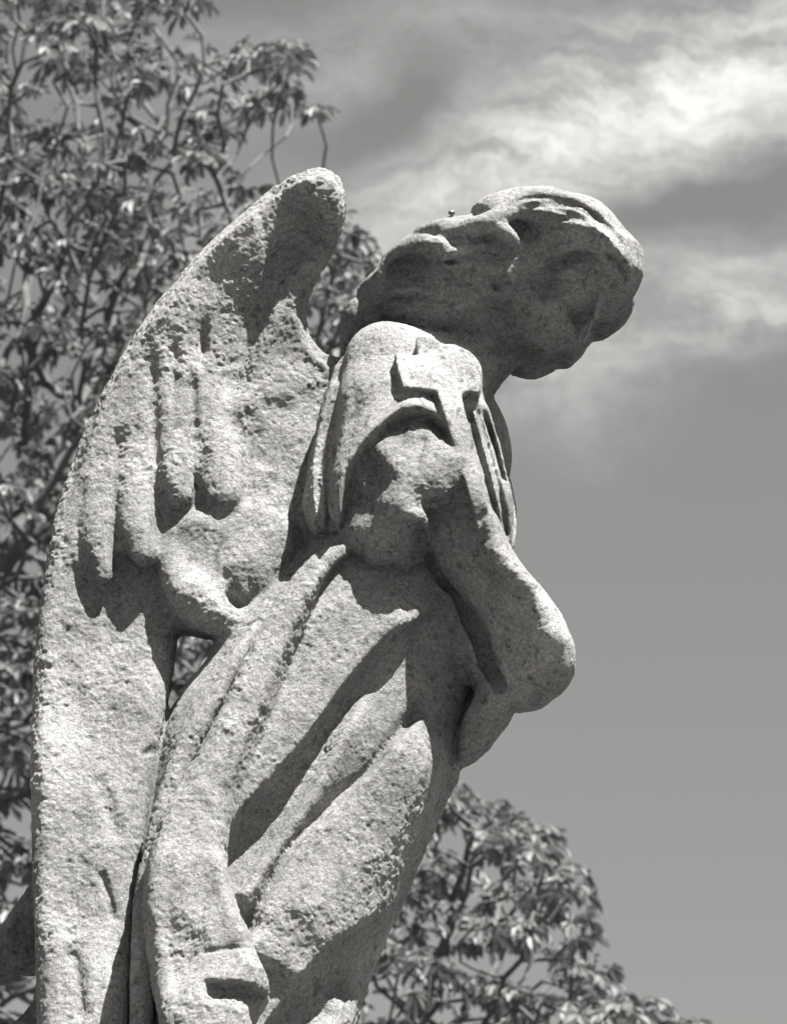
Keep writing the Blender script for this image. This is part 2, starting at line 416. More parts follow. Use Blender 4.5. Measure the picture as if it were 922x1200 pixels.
# ================================================================== neck, head
chain('head', [(505, 470, 10, 60), (545, 425, 15, 50), (590, 380, 20, 45)], k=10)
head_y = lerpmap((660, 240, -48), (600, 250, -38), (720, 300, -40), (640, 290, -30), (690, 330, -12), (620, 340, -4), (650, 370, 14), (680, 400, 26), (620, 410, 42), (625, 440, 58), (570, 400, 34), (560, 290, -18), (500, 290, -8),
                 (540, 340, 8), (460, 330, 10), (500, 360, 24), (440, 370, 30), (735, 350, -2), (570, 450, 45))
M = newmap()
for a in ([(476, 300), (520, 303), (566, 300), (600, 316)], [(560, 275), (592, 292), (622, 300)], [(470, 345), (520, 348), (560, 338)], [(500, 372), (540, 372), (575, 352)]):
    ridge(M, a, 6, -7); ridge(M, [(x + 2, y + 13) for x, y in a], 7, 3)
for a in ([(590, 246), (625, 234), (670, 238), (710, 262)], [(610, 250), (640, 244), (680, 250), (718, 284)], [(690, 252), (715, 268), (732, 296)], [(600, 252), (615, 262), (640, 262), (672, 262)]):
    ridge(M, a, 3, -6)
step(M, [(566, 266), (580, 258), (592, 246), (605, 241), (622, 245), (640, 258), (660, 266), (680, 271), (698, 272), (712, 284), (730, 300), (744, 318)][::-1], 13, 60, 7, a=.05, b=.1)
dent(M, 610, 270, 20, 15, -20, 35)
dent(M, 632, 292, 24, 8, -13, 20)
ridge(M, [(640, 318), (660, 302), (690, 294), (712, 300)], 9, -13)
ridge(M, [(628, 292), (655, 280), (690, 282), (716, 296)], 10, 12)
dent(M, 676, 350, 15, 11, -22, -25)
dent(M, 646, 338, 15, 8, -15, 10)
ridge(M, [(654, 352), (664, 358), (676, 362)], 3.5, 5)
dent(M, 661, 343, 4, 4, -8)
ridge(M, [(709, 324), (700, 344), (691, 364), (681, 392)], 4.5, 11, a=.25, b=.2)
dent(M, 709, 368, 10, 14, -10, 20)
ridge(M, [(650, 326), (668, 320), (690, 322)], 6, 11)
ridge(M, [(664, 366), (654, 374), (640, 372)], 5, 6)
ridge(M, [(744, 334), (733, 338), (722, 340)], 3.5, -13)
ridge(M, [(700, 352), (716, 350), (728, 356)], 6, -5)
dent(M, 726, 318, 16, 16, 6)
dent(M, 728, 360, 14, 14, 6)
dent(M, 632, 386, 28, 26, 14)
ridge(M, [(662, 398), (648, 414), (634, 424)], 8, -7)
ridge(M, [(575, 345), (590, 380), (600, 410), (612, 430)], 10, -7)
ridge(M, [(664, 420), (652, 410), (638, 404)], 4, -10)
ridge(M, [(676, 396), (668, 392), (660, 396)], 4, 6)
ridge(M, [(668, 416), (658, 404), (648, 396)], 5, 4)
dent(M, 650, 425, 8, 6, 5)
dent(M, 581, 332, 5, 4, -12)
dent(M, 604, 311, 5, 4, -6)
dent(M, 657, 241, 13, 4, -9, 0)
head_out = [(441, 328), (445, 316), (458, 303), (474, 285), (490, 275), (500, 264), (523, 258), (553, 256), (566, 244), (580, 235), (597, 229), (618, 227), (640, 226), (662, 229), (684, 236), (702, 248), (716, 262), (728, 280),
     (738, 296), (745, 314), (744, 330), (742, 342), (742, 356), (736, 368), (724, 379), (708, 390), (696, 391), (690, 400), (684, 412), (672, 425), (664, 428), (655, 427), (645, 435), (630, 442), (618, 442), (605, 437), (592, 432),
     (582, 446), (568, 464), (540, 450), (500, 430), (470, 410), (435, 392), (418, 362), (430, 345)]
head_out = [(x, 330 + (y - 330) * (.82 if y < 330 else .9)) for x, y in head_out]
slab('head', head_out, head_y, 82, 58, 62, k=8, M=M, smooth=False)
# waves of hair
chain('hair', [(528, 282, 5, 20), (556, 276, 0, 20), (580, 266, -4, 22), (604, 260, -4, 22)], k=14)

on('hair', [(447, 324, -1, 7), (458, 306, 3, 10), (474, 292, 6, 11), (495, 284, 7, 11), (514, 287, 6, 10), (530, 295, 3, 8), (545, 303, -3, 4)], k=6)
on('hair', [(462, 320, -3, 10), (482, 309, -4, 12), (505, 314, -3, 9), (530, 328, -1, 5)], k=6, cut=True)
on('hair', [(556, 290, -3, 9), (580, 296, -4, 10), (600, 304, -3, 7)], k=8, cut=True)
on('hair', [(492, 272, -2, 8), (512, 267, 3, 10), (540, 265, 5, 10), (568, 264, 9, 10), (588, 271, 13, 10), (602, 283, 9, 8), (614, 294, -1, 4)], k=6)
on('hair', [(512, 304, -2, 5), (534, 296, 3, 7), (560, 290, 4, 8), (582, 293, 2, 6), (598, 302, -2, 4)], k=6)
on('hair', [(448, 344, -12, 16), (480, 356, -18, 24), (515, 362, -22, 26), (550, 362, -24, 24)], k=12)
on('hair', [(600, 260, 0, 5), (614, 268, -1, 8), (634, 280, 1, 7), (660, 288, 3, 4)], k=16, cut=True)
on('hair', [(440, 352, 0, 7), (462, 342, 3, 9), (490, 341, 3, 9), (516, 348, 1, 7)], k=8)
on('hair', [(470, 332, 0, 4), (510, 326, 0, 4), (555, 318, 0, 5)], k=5, cut=True)
on('hair', [(596, 322, -10, 16), (625, 300, -8, 15), (655, 286, -8, 13), (690, 284, -6, 12), (716, 296, -8, 12)], k=12)
chain('hair', [(414, 362, 8, 7), (430, 350, -2, 8), (448, 342, -12, 9), (470, 337, -20, 8)], k=5)
for a in ([(452, 322), (470, 301), (494, 291), (516, 294)], [(500, 277), (530, 272), (562, 272), (588, 279)], [(450, 338), (476, 330), (508, 334), (540, 328)], [(446, 352), (476, 352), (510, 358), (548, 352)],
          [(596, 246), (622, 240), (652, 244), (684, 258)], [(632, 236), (668, 240), (700, 256), (722, 280)], [(640, 296), (662, 288), (690, 290)], [(704, 296), (722, 308), (734, 328)]):
    on('hair', [(x, y, 0.5, 3.6 if 0 < q < len(a) - 1 else 1.5) for q, (x, y) in enumerate(a)], k=3, cut=True)
on('hair', [(522, 272, -2, 8), (546, 268, 2, 11), (566, 262, 3, 12), (588, 252, 1, 11), (610, 246, -4, 8)], k=9)
# lock falling on the back of the shoulder
slab('hair', [(402, 420), (401, 385), (406, 368), (420, 358), (436, 354), (450, 356), (456, 368), (458, 390), (450, 420)], lerpmap((425, 360, 10), (425, 410, 40)), 40, 18, 22, k=5)

# which skin of the head is hair
fp = poly_sdf([(560, 352), (585, 328), (606, 318), (626, 304), (650, 292), (690, 290), (712, 300), (720, 318), (716, 338), (722, 345), (716, 372), (700, 391), (690, 402), (672, 428), (627, 448), (594, 436), (566, 475), (500, 520), (480, 440), (540, 400)])
bx = Box(P(400, 480, 60) - np.array([30, 200, 10]), P(770, 190, 60) + np.array([30, 120, 60]))
u, v = bx.uv(); w = PID[bx.sl]
w[(w == pid('head')) & (sample(fp, u, v) > 0)] = pid('hair')
w[(w == pid('hair')) & (sample(fp, u, v) < -8)] = pid('head')

# flat standing base
VOL[..., :2] = 5; VOL[0] = VOL[-1] = 5; VOL[:, 0] = VOL[:, -1] = 5; VOL[..., -1] = 5
print('sculpt', round(time.time() - T0, 1))
_t = next((q for q in range(235, 300) if surf(529, q, None) is not None), 262); PLUMP = P(529, _t - 3.5, surf(529, _t + 1, 0))

# ------------------------------------------------------------------ clay to mesh
def surface_nets(V):
    n = V.shape
    neg = V < 0
    c = np.zeros((n[0] - 1, n[1] - 1, n[2] - 1), np.int8)
    for a in (0, 1):
        for b in (0, 1):
            for d in (0, 1):
                c += neg[a:n[0] - 1 + a, b:n[1] - 1 + b, d:n[2] - 1 + d]
    act = np.argwhere((c > 0) & (c < 8)).astype(np.int32)
    idx = np.full(c.shape, -1, np.int32); idx[act[:, 0], act[:, 1], act[:, 2]] = np.arange(len(act), dtype=np.int32)
    acc = np.zeros((len(act), 3), np.float32); cnt = np.zeros(len(act), np.float32)
    for ax in range(3):
        for p in (0, 1):
            for q in (0, 1):
                o = [0, 0, 0]; oth = [k for k in range(3) if k != ax]; o[oth[0]] = p; o[oth[1]] = q
                o2 = list(o); o2[ax] = 1
                va = V[act[:, 0] + o[0], act[:, 1] + o[1], act[:, 2] + o[2]]; vb = V[act[:, 0] + o2[0], act[:, 1] + o2[1], act[:, 2] + o2[2]]
                m = (va < 0) != (vb < 0)
                t = np.where(m, va / np.where(m, va - vb, 1), 0)
                pos = np.array(o, np.float32)[None, :].repeat(len(act), 0); pos[:, ax] = t
                acc[m] += pos[m]; cnt += m
    vert = (act + acc / cnt[:, None]) * H + np.array([XMIN, YMIN, ZMIN], np.float32)
    F = []
    for ax in range(3):
        sl = [slice(1, n[k] - 1) for k in range(3)]; sl[ax] = slice(0, n[ax] - 1)
        sl2 = list(sl); sl2[ax] = slice(1, n[ax])
        a = neg[tuple(sl)]; b = neg[tuple(sl2)]
        e = np.argwhere(a != b).astype(np.int32)
        flip = a[e[:, 0], e[:, 1], e[:, 2]]
        for k in range(3):
            if k != ax: e[:, k] += 1
        u_, v_ = [(1, 2), (2, 0), (0, 1)][ax]
        def at(du, dv):
            g = e.copy(); g[:, u_] -= du; g[:, v_] -= dv
            return idx[g[:, 0], g[:, 1], g[:, 2]]
        q = np.stack([at(1, 1), at(0, 1), at(0, 0), at(1, 0)], 1)
        q[~flip] = q[~flip][:, ::-1]
        F.append(q)
    F = np.concatenate(F)
    F = F[(F >= 0).all(1)]
    return vert, F, act

def vnormals(v, f):
    n = np.cross(v[f[:, 2]] - v[f[:, 0]], v[f[:, 3]] - v[f[:, 1]])
    out = np.zeros((len(v), 3), np.float64)
    for k in range(3):
        for c in range(4): out[:, k] += np.bincount(f[:, c], n[:, k], len(v))
    return (out / (np.linalg.norm(out, axis=1)[:, None] + 1e-9)).astype(np.float32)

def relax(v, f, it=1, w=.5):
    for _ in range(it):
        s = np.zeros_like(v, dtype=np.float64); c = np.zeros(len(v))
        for a, b in ((0, 1), (1, 2), (2, 3), (3, 0)):
            for k in range(3):
                s[:, k] += np.bincount(f[:, a], v[f[:, b], k], len(v)); s[:, k] += np.bincount(f[:, b], v[f[:, a], k], len(v))
            c += np.bincount(f[:, a], None, len(v)) + np.bincount(f[:, b], None, len(v))
        v = (v * (1 - w) + w * (s / c[:, None])).astype(np.float32)
    return v

def subdivide(v, f):
    e = np.concatenate([np.stack([f[:, a], f[:, (a + 1) % 4]], 1) for a in range(4)])
    es = np.sort(e, 1); key = es[:, 0].astype(np.int64) * len(v) + es[:, 1]
    uk, inv = np.unique(key, return_inverse=True)
    ea, eb = uk // len(v), uk % len(v)
    mid = (v[ea] + v[eb]) * .5; cen = v[f].mean(1)
    # smooth the edge points a little towards the face centres
    s = np.zeros((len(uk), 3)); c = np.bincount(inv, None, len(uk))
    cc = np.concatenate([cen] * 4)
    for k in range(3): s[:, k] = np.bincount(inv, cc[:, k], len(uk))
    mid = mid * .5 + .5 * s / c[:, None]
    N = len(v); NE = len(uk); nf = len(f); m = [N + inv[a * nf:(a + 1) * nf] for a in range(4)]; ce = N + NE + np.arange(nf)
    F = np.concatenate([np.stack([f[:, a], m[a], ce, m[(a + 3) % 4]], 1) for a in range(4)])
    return np.concatenate([v, mid, cen]).astype(np.float32), F.astype(np.int32), (ea, eb)

def vnoise(p, seed):
    i = np.floor(p).astype(np.int64); f = (p - i).astype(np.float32); f = f * f * (3 - 2 * f)
    out = np.zeros(len(p), np.float32)
    for a in (0, 1):
        for b in (0, 1):
            for c in (0, 1):
                h = ((i[:, 0] + a) * 73856093) ^ ((i[:, 1] + b) * 19349663) ^ ((i[:, 2] + c) * 83492791) ^ (seed * 2654435761)
                h = (h ^ (h >> 13)) * 1274126177; h = (h ^ (h >> 16)) & 0xffff
                w = (f[:, 0] if a else 1 - f[:, 0]) * (f[:, 1] if b else 1 - f[:, 1]) * (f[:, 2] if c else 1 - f[:, 2])
                out += w * (h.astype(np.float32) / 65535.0)
    return out * 2 - 1

V, F, act = surface_nets(VOL)
ids = PID[act[:, 0], act[:, 1], act[:, 2]]
del VOL
V = relax(V, F, 1, .35)
# keep only solid stone (drop stray specks)
nv = len(V); lab = np.arange(nv)
for _ in range(400):
    old = lab.copy()
    m = lab[F].min(1)
    for c in range(4): np.minimum.at(lab, F[:, c], m)
    lab = lab[lab]
    if (lab == old).all(): break
big = np.bincount(lab).argmax(); keepf = lab[F[:, 0]] == big
F = F[keepf]; used = np.unique(F); re_ = np.full(nv, -1, np.int64); re_[used] = np.arange(len(used)); V = V[used]; ids = ids[used]; F = re_[F]
# settle part borders
for _ in range(4):
    votes = np.zeros((len(V), len(NAMES)), np.float32)
    for a in range(4):
        for b in range(4):
            np.add.at(votes, (F[:, a], ids[F[:, b]]), 1)
    ids = votes.argmax(1)
fid = np.array([np.bincount(r).argmax() for r in ids[F]]) if len(F) < 1000 else None
if fid is None:
    r = np.sort(ids[F], 1); fid = np.where(r[:, 1] == r[:, 2], r[:, 1], r[:, 0])
V0 = V; Vc, F, _ = subdivide(V, F); V = Vc
fid = np.concatenate([fid] * 4)
N0 = vnormals(V, F)
# roughness of the stone differs from piece to piece
rough = {'wing': .98, 'far_wing': 1.0, 'gown': .8, 'sash': .85, 'cape': .42, 'cross': .3, 'undersleeve': .75, 'arm': .5, 'head': .45, 'hair': .5}
vr = np.zeros(len(V), np.float32); vc = np.zeros(len(V), np.float32)
fr = np.array([rough[n] for n in NAMES], np.float32)[fid]
for c in range(4):
    vr += np.bincount(F[:, c], fr, len(V)).astype(np.float32); vc += np.bincount(F[:, c], None, len(V)).astype(np.float32)
vr /= vc
px, py = proj(V[:, 0], V[:, 1], V[:, 2])
big_ = vnoise(V / 55, 1); mid_ = vnoise(V / 24, 2)
zone = np.clip(.75 + .55 * vnoise(V / 45, 9) + .35 * mid_, .25, 1.5)
up_ = np.clip(1.0 - .0 * py, 0, 1)
a1 = vnoise(V / 11, 3); a2 = vnoise(V / 5.6, 4); a3 = vnoise(V / 3.0, 5)
pit = np.clip(vnoise(V / 7.0, 6) - .35, 0, 1); pit2 = np.clip(vnoise(V / 15.0, 7) - .42, 0, 1)
streak = vnoise(V * np.array([1 / 9, 1 / 9, 1 / 30], np.float32), 8)
disp = .9 * big_ * .9 + .8 * mid_ + vr * zone * (1.25 * a1 + .95 * a2 + .85 * a3 - 2.6 * pit - 2.4 * pit2 + .7 * streak)
V = V + N0 * disp[:, None].astype(np.float32)
NN = vnormals(V, F)
VM = V * S
print('mesh', len(V), len(F), round(time.time() - T0, 1))

def mesh_from(name, v, f, nrm=None):
    me = bpy.data.meshes.new(name)
    me.vertices.add(len(v)); me.vertices.foreach_set('co', np.ascontiguousarray(v, np.float32).ravel())
    me.loops.add(f.size); me.loops.foreach_set('vertex_index', np.ascontiguousarray(f, np.int32).ravel())
    me.polygons.add(len(f)); k = f.shape[1]
    me.polygons.foreach_set('loop_start', np.arange(0, f.size, k, dtype=np.int32)); me.polygons.foreach_set('loop_total', np.full(len(f), k, np.int32))
    me.polygons.foreach_set('use_smooth', np.ones(len(f), bool))
    me.update(calc_edges=True)
    if nrm is not None: me.normals_split_custom_set_from_vertices(nrm)
    return me

# ------------------------------------------------------------------ materials
WARM = (1.0, .984, .962)
def mat(name):
    m = bpy.data.materials.new(name); m.use_nodes = True
    nt = m.node_tree; b = nt.nodes['Principled BSDF']
    return m, nt, b
def N(nt, t, **kw):
    n = nt.nodes.new(t)
    for k, v in kw.items():
        if k.startswith('i_'): n.inputs[k[2:].replace('_', ' ')].default_value = v
        else: setattr(n, k, v)
    return n
def plain(v): return (v, v, v, 1)
def grey(v): return (v * WARM[0], v * WARM[1], v * WARM[2], 1)

def stone_mat(name, lo, hi, bump=.6, speck=.5):
    m, nt, b = mat(name); L = nt.links.new
    tc = N(nt, 'ShaderNodeTexCoord')
    n1 = N(nt, 'ShaderNodeTexNoise', i_Scale=9.0, i_Detail=6.0, i_Roughness=.62); L(tc.outputs['Object'], n1.inputs['Vector'])
    n2 = N(nt, 'ShaderNodeTexNoise', i_Scale=420.0, i_Detail=3.0, i_Roughness=.7); L(tc.outputs['Object'], n2.inputs['Vector'])
    n3 = N(nt, 'ShaderNodeTexNoise', i_Scale=70.0, i_Detail=5.0, i_Roughness=.7); L(tc.outputs['Object'], n3.inputs['Vector'])
    vo = N(nt, 'ShaderNodeTexVoronoi', i_Scale=55.0); L(tc.outputs['Object'], vo.inputs['Vector'])
    r1 = N(nt, 'ShaderNodeValToRGB'); r1.color_ramp.elements[0].position = .32; r1.color_ramp.elements[1].position = .66
    r1.color_ramp.elements[0].color = grey(lo); r1.color_ramp.elements[1].color = grey(hi); L(n1.outputs['Fac'], r1.inputs['Fac'])
    # grain
    r2 = N(nt, 'ShaderNodeValToRGB'); r2.color_ramp.elements[0].position = .36; r2.color_ramp.elements[1].position = .62
    r2.color_ramp.elements[0].color = plain(.45); r2.color_ramp.elements[1].color = plain(1.22); L(n2.outputs['Fac'], r2.inputs['Fac'])
    mx = N(nt, 'ShaderNodeMix', data_type='RGBA', blend_type='MULTIPLY'); mx.inputs['Factor'].default_value = .6
    L(r1.outputs['Color'], mx.inputs[6]); L(r2.outputs['Color'], mx.inputs[7])
    # dark lichen specks
    r3 = N(nt, 'ShaderNodeValToRGB'); r3.color_ramp.elements[0].position = .54; r3.color_ramp.elements[1].position = .66
    r3.color_ramp.elements[0].color = (0, 0, 0, 1); r3.color_ramp.elements[1].color = (1, 1, 1, 1); L(n3.outputs['Fac'], r3.inputs['Fac'])
    mu_ = N(nt, 'ShaderNodeMath', operation='MULTIPLY'); mu_.inputs[1].default_value = speck; L(r3.outputs['Color'], mu_.inputs[0])
    mx2 = N(nt, 'ShaderNodeMix', data_type='RGBA'); L(mu_.outputs[0], mx2.inputs['Factor'])
    L(mx.outputs[2], mx2.inputs[6]); mx2.inputs[7].default_value = grey(lo * .35)
    # broad rain-stained zones
    n5 = N(nt, 'ShaderNodeTexNoise', i_Scale=3.2, i_Detail=5.0, i_Roughness=.6); L(tc.outputs['Object'], n5.inputs['Vector'])
    r5 = N(nt, 'ShaderNodeValToRGB'); r5.color_ramp.elements[0].position = .36; r5.color_ramp.elements[1].position = .6
    r5.color_ramp.elements[0].color = plain(.72); r5.color_ramp.elements[1].color = plain(1.1); L(n5.outputs['Fac'], r5.inputs['Fac'])
    mx5 = N(nt, 'ShaderNodeMix', data_type='RGBA', blend_type='MULTIPLY'); mx5.inputs['Factor'].default_value = 1
    L(mx2.outputs[2], mx5.inputs[6]); L(r5.outputs['Color'], mx5.inputs[7])
    # coarse salt-and-pepper mottling
    n6 = N(nt, 'ShaderNodeTexNoise', i_Scale=170.0, i_Detail=4.0, i_Roughness=.75); L(tc.outputs['Object'], n6.inputs['Vector'])
    r6 = N(nt, 'ShaderNodeValToRGB'); r6.color_ramp.elements[0].position = .40; r6.color_ramp.elements[1].position = .58
    r6.color_ramp.elements[0].color = plain(.62); r6.color_ramp.elements[1].color = plain(1.15); L(n6.outputs['Fac'], r6.inputs['Fac'])
    mx6 = N(nt, 'ShaderNodeMix', data_type='RGBA', blend_type='MULTIPLY'); mx6.inputs['Factor'].default_value = .7
    L(mx5.outputs[2], mx6.inputs[6]); L(r6.outputs['Color'], mx6.inputs[7])
    L(mx6.outputs[2], b.inputs['Base Color'])
    b.inputs['Roughness'].default_value = .93; b.inputs['Specular IOR Level'].default_value = .2
    n4 = N(nt, 'ShaderNodeTexNoise', i_Scale=240.0, i_Detail=6.0, i_Roughness=.75); L(tc.outputs['Object'], n4.inputs['Vector'])
    bp = N(nt, 'ShaderNodeBump', i_Strength=bump, i_Distance=.0034); L(n4.outputs['Fac'], bp.inputs['Height']); L(bp.outputs[0], b.inputs['Normal'])
    return m
M_ROUGH = stone_mat('weathered_marble', .185, .32, 1.0, .7)
M_SMOOTH = stone_mat('worn_marble', .19, .35, .9, .8)
M_SHADE_CRUST = stone_mat('shade_darkened_crusted_marble', .125, .29, 1.0, .6)  # crusted stone, its colour also darkened to deepen the shade on these parts

root = bpy.data.objects.new('angel_statue', None); COL.objects.link(root)
base = P(280, 1765, -20) * S
root.location = base
tag(root, 'weathered pale stone angel with bowed head, big wings and a cross raised on the shoulder', 'statue')
nice = {'wing': ('wing', 'big pale wing with rounded stone feathers, nearer the viewer'), 'far_wing': ('wing', 'dark far wing whose feather tips show at lower left'),
        'gown': ('gown', None), 'sash': ('sash', None), 'cape': ('cape', None), 'cross': ('cross', None), 'undersleeve': ('sleeve', None), 'arm': ('arm', None), 'head': ('head', None), 'hair': ('hair', None)}
for n in ('wing', 'far_wing', 'gown', 'sash', 'cape', 'undersleeve', 'cross', 'arm', 'head', 'hair'):
    f = F[fid == NAMES.index(n)]
    us, inv = np.unique(f, return_inverse=True)
    me = mesh_from(nice[n][0], VM[us] - base, inv.reshape(f.shape), NN[us])
    me.materials.append(M_SHADE_CRUST if n in ('head', 'far_wing', 'hair') else M_SMOOTH if n in ('cape', 'cross', 'arm') else M_ROUGH)  # head, hair and far wing take the stone with shade in its colour
    o = bpy.data.objects.new(nice[n][0], me); COL.objects.link(o); o.parent = root
    if nice[n][1]: o['label'] = nice[n][1]
print('statue', round(time.time() - T0, 1))

# ------------------------------------------------------------------ trees
rng = np.random.default_rng(7)
def PM(px, py, Ym): return P(px, py, Ym / S) * S

def in_poly(x, y, poly):
    c = False; j = len(poly) - 1
    for i in range(len(poly)):
        if (poly[i][1] > y) != (poly[j][1] > y) and x < (poly[j][0] - poly[i][0]) * (y - poly[i][1]) / (poly[j][1] - poly[i][1]) + poly[i][0]: c = not c
        j = i
    return c

def grow(starts, attr, step, infl, kill, iters=160):
    nodes = [np.array(s[0], float) for s in starts]; par = [s[1] for s in starts]
    alive = [np.array(a) for a in attr]
    near = [(1e9, -1)] * len(alive); done = 0
    for it in range(iters):
        if not alive: break
        new = nodes[done:]; base_i = done; done = len(nodes)
        kd = kdtree.KDTree(len(new))
        for i, q in enumerate(new): kd.insert(q, i)
        kd.balance()
        pull = {}; keep = []; kn = []
        for a, nr in zip(alive, near):
            _, i, d = kd.find(a)
            if d < nr[0]: nr = (d, base_i + i)
            if nr[0] < kill: continue
            keep.append(a); kn.append(nr)
            if nr[0] < infl or it < 3:
                v = (a - nodes[nr[1]]) / nr[0]
                pull[nr[1]] = pull.get(nr[1], 0) + v
        alive, near = keep, kn
        if not pull: break
        for i, v in pull.items():
            L_ = np.linalg.norm(v)
            if L_ < 1e-3: continue
            v = v / L_ + rng.normal(0, .22, 3) + np.array([0, 0, .05]); v /= np.linalg.norm(v)
            nodes.append(nodes[i] + v * step); par.append(i)
        if len(nodes) == done: break
    return np.array(nodes), par

def tubes(nodes, par, r, sides=6):
    Vs, Fs = [], []
    off = 0
    ang = np.arange(sides) * 2 * math.pi / sides
    for i, p in enumerate(par):
        if p < 0: continue
        a, b = nodes[p], nodes[i]; d = b - a; L_ = np.linalg.norm(d)
        if L_ < 1e-5: continue
        d /= L_; u = np.cross(d, (0.3, .9, .1)); u /= np.linalg.norm(u); w = np.cross(d, u)
        ra = min(r[p], r[i] * 1.25 + .002); rb = r[i]
        ring = np.outer(np.cos(ang), u) + np.outer(np.sin(ang), w)
        Vs.append(a - d * ra * .3 + ring * ra); Vs.append(b + d * rb * .2 + ring * rb)
        k = np.arange(sides); k2 = (k + 1) % sides
        Fs.append(np.stack([off + k, off + k2, off + sides + k2, off + sides + k], 1)); off += 2 * sides
    return np.concatenate(Vs), np.concatenate(Fs)

def leaflets(o, d, up, L_, w):
    """many blades at once: base points o, directions d, upper sides up, lengths, widths"""
    s = np.cross(d, up); s /= np.linalg.norm(s, axis=1)[:, None] + 1e-9; n = np.cross(s, d)
    L1 = L_[:, None]; w1 = w[:, None]; droop = np.array([0, 0, -1.0])
    sag = rng.uniform(.05, .42, len(o))[:, None]
    def c(t): return o + d * L1 * t + droop * L1 * sag * t * t
    f = n * w1 * .28
    pts = [c(0), c(.32), c(.66), c(1.0), c(.32) - s * w1 * .26 + f, c(.32) + s * w1 * .26 + f, c(.66) - s * w1 * .5 + f * 1.3, c(.66) + s * w1 * .5 + f * 1.3,
           c(.87) - s * w1 * .34 + f, c(.87) + s * w1 * .34 + f]
    Vv = np.stack(pts, 1).reshape(-1, 3)
    tri = np.array([(0, 1, 4), (0, 5, 1), (4, 1, 2), (4, 2, 6), (1, 5, 7), (1, 7, 2), (6, 2, 8), (8, 2, 3), (2, 7, 9), (2, 9, 3)])
    Fv = (np.arange(len(o))[:, None, None] * 10 + tri[None]).reshape(-1, 3)
    return Vv, Fv

def crown(nodes, par, scale, per=4, keep=1.0):
    kids = np.zeros(len(nodes), int)
    for p in par:
        if p >= 0: kids[p] += 1
    tips = [i for i in range(len(nodes)) if kids[i] == 0 or (kids[i] == 1 and rng.random() < .22 * keep)]
    O, Dd, U, Ls, Ws = [], [], [], [], []
    for i in tips:
        if par[i] < 0: continue
        ax = nodes[i] - nodes[par[i]]; ax /= np.linalg.norm(ax) + 1e-9
        m = per if kids[i] == 0 else 2
        ph0 = rng.uniform(0, 6.28); sz = scale * rng.uniform(.75, 1.2)
        for q in range(m):
            ph = ph0 + q * 6.283 / m + rng.uniform(-.4, .4)
            side = np.array([math.cos(ph), math.sin(ph), 0])
            pd = side * rng.uniform(.6, 1) + ax * .5 + np.array([0, 0, rng.uniform(-.2, .45)]); pd /= np.linalg.norm(pd)
            c = nodes[i] + pd * sz * rng.uniform(.5, 1.1)
            # palmate blade: leaflets fan out and hang
            axis = pd * .5 + np.array([0, 0, -.55]) + rng.normal(0, .18, 3); axis /= np.linalg.norm(axis)
            s = np.cross(axis, (0, 0, 1.0)); s /= np.linalg.norm(s) + 1e-9; upv = np.cross(s, axis)
            nl = int(rng.integers(5, 8))
            for k in range(nl):
                a = (k / (nl - 1) - .5) * rng.uniform(2.6, 3.6)
                d = axis * math.cos(a) + s * math.sin(a) + upv * .12 + rng.normal(0, .12, 3); d /= np.linalg.norm(d)
                O.append(c); Dd.append(d); U.append(upv + rng.normal(0, .25, 3))
                l = sz * (1.0 - .32 * abs(k / (nl - 1) - .5) * 2) * rng.uniform(.85, 1.1); Ls.append(l); Ws.append(l * rng.uniform(.36, .46))
    return leaflets(np.array(O), np.array(Dd), np.array(U), np.array(Ls), np.array(Ws)), len(tips)

ML, ntl, bl = mat('leaf'); Lk = ntl.links.new
tcl = N(ntl, 'ShaderNodeTexCoord'); nl_ = N(ntl, 'ShaderNodeTexNoise', i_Scale=1.7, i_Detail=3.0); Lk(tcl.outputs['Object'], nl_.inputs['Vector'])
rl = N(ntl, 'ShaderNodeValToRGB'); rl.color_ramp.elements[0].position = .3; rl.color_ramp.elements[1].position = .7
rl.color_ramp.elements[0].color = grey(.085); rl.color_ramp.elements[1].color = grey(.15); Lk(nl_.outputs['Fac'], rl.inputs['Fac'])
Lk(rl.outputs['Color'], bl.inputs['Base Color']); bl.inputs['Roughness'].default_value = .55; bl.inputs['Specular IOR Level'].default_value = .5
tr = N(ntl, 'ShaderNodeBsdfTranslucent'); tr.inputs['Color'].default_value = grey(.10)
mxs = N(ntl, 'ShaderNodeMixShader'); mxs.inputs[0].default_value = .3
Lk(bl.outputs[0], mxs.inputs[1]); Lk(tr.outputs[0], mxs.inputs[2]); Lk(mxs.outputs[0], ntl.nodes['Material Output'].inputs['Surface'])
MB, ntb, bb = mat('bark'); Lk = ntb.links.new
tcb = N(ntb, 'ShaderNodeTexCoord'); nb = N(ntb, 'ShaderNodeTexNoise', i_Scale=14.0, i_Detail=5.0); Lk(tcb.outputs['Object'], nb.inputs['Vector'])
rb_ = N(ntb, 'ShaderNodeValToRGB'); rb_.color_ramp.elements[0].color = grey(.035); rb_.color_ramp.elements[1].color = grey(.11); Lk(nb.outputs['Fac'], rb_.inputs['Fac'])
Lk(rb_.outputs['Color'], bb.inputs['Base Color']); bb.inputs['Roughness'].default_value = .9
bpb = N(ntb, 'ShaderNodeBump', i_Strength=.5, i_Distance=.02); Lk(nb.outputs['Fac'], bpb.inputs['Height']); Lk(bpb.outputs[0], bb.inputs['Normal'])

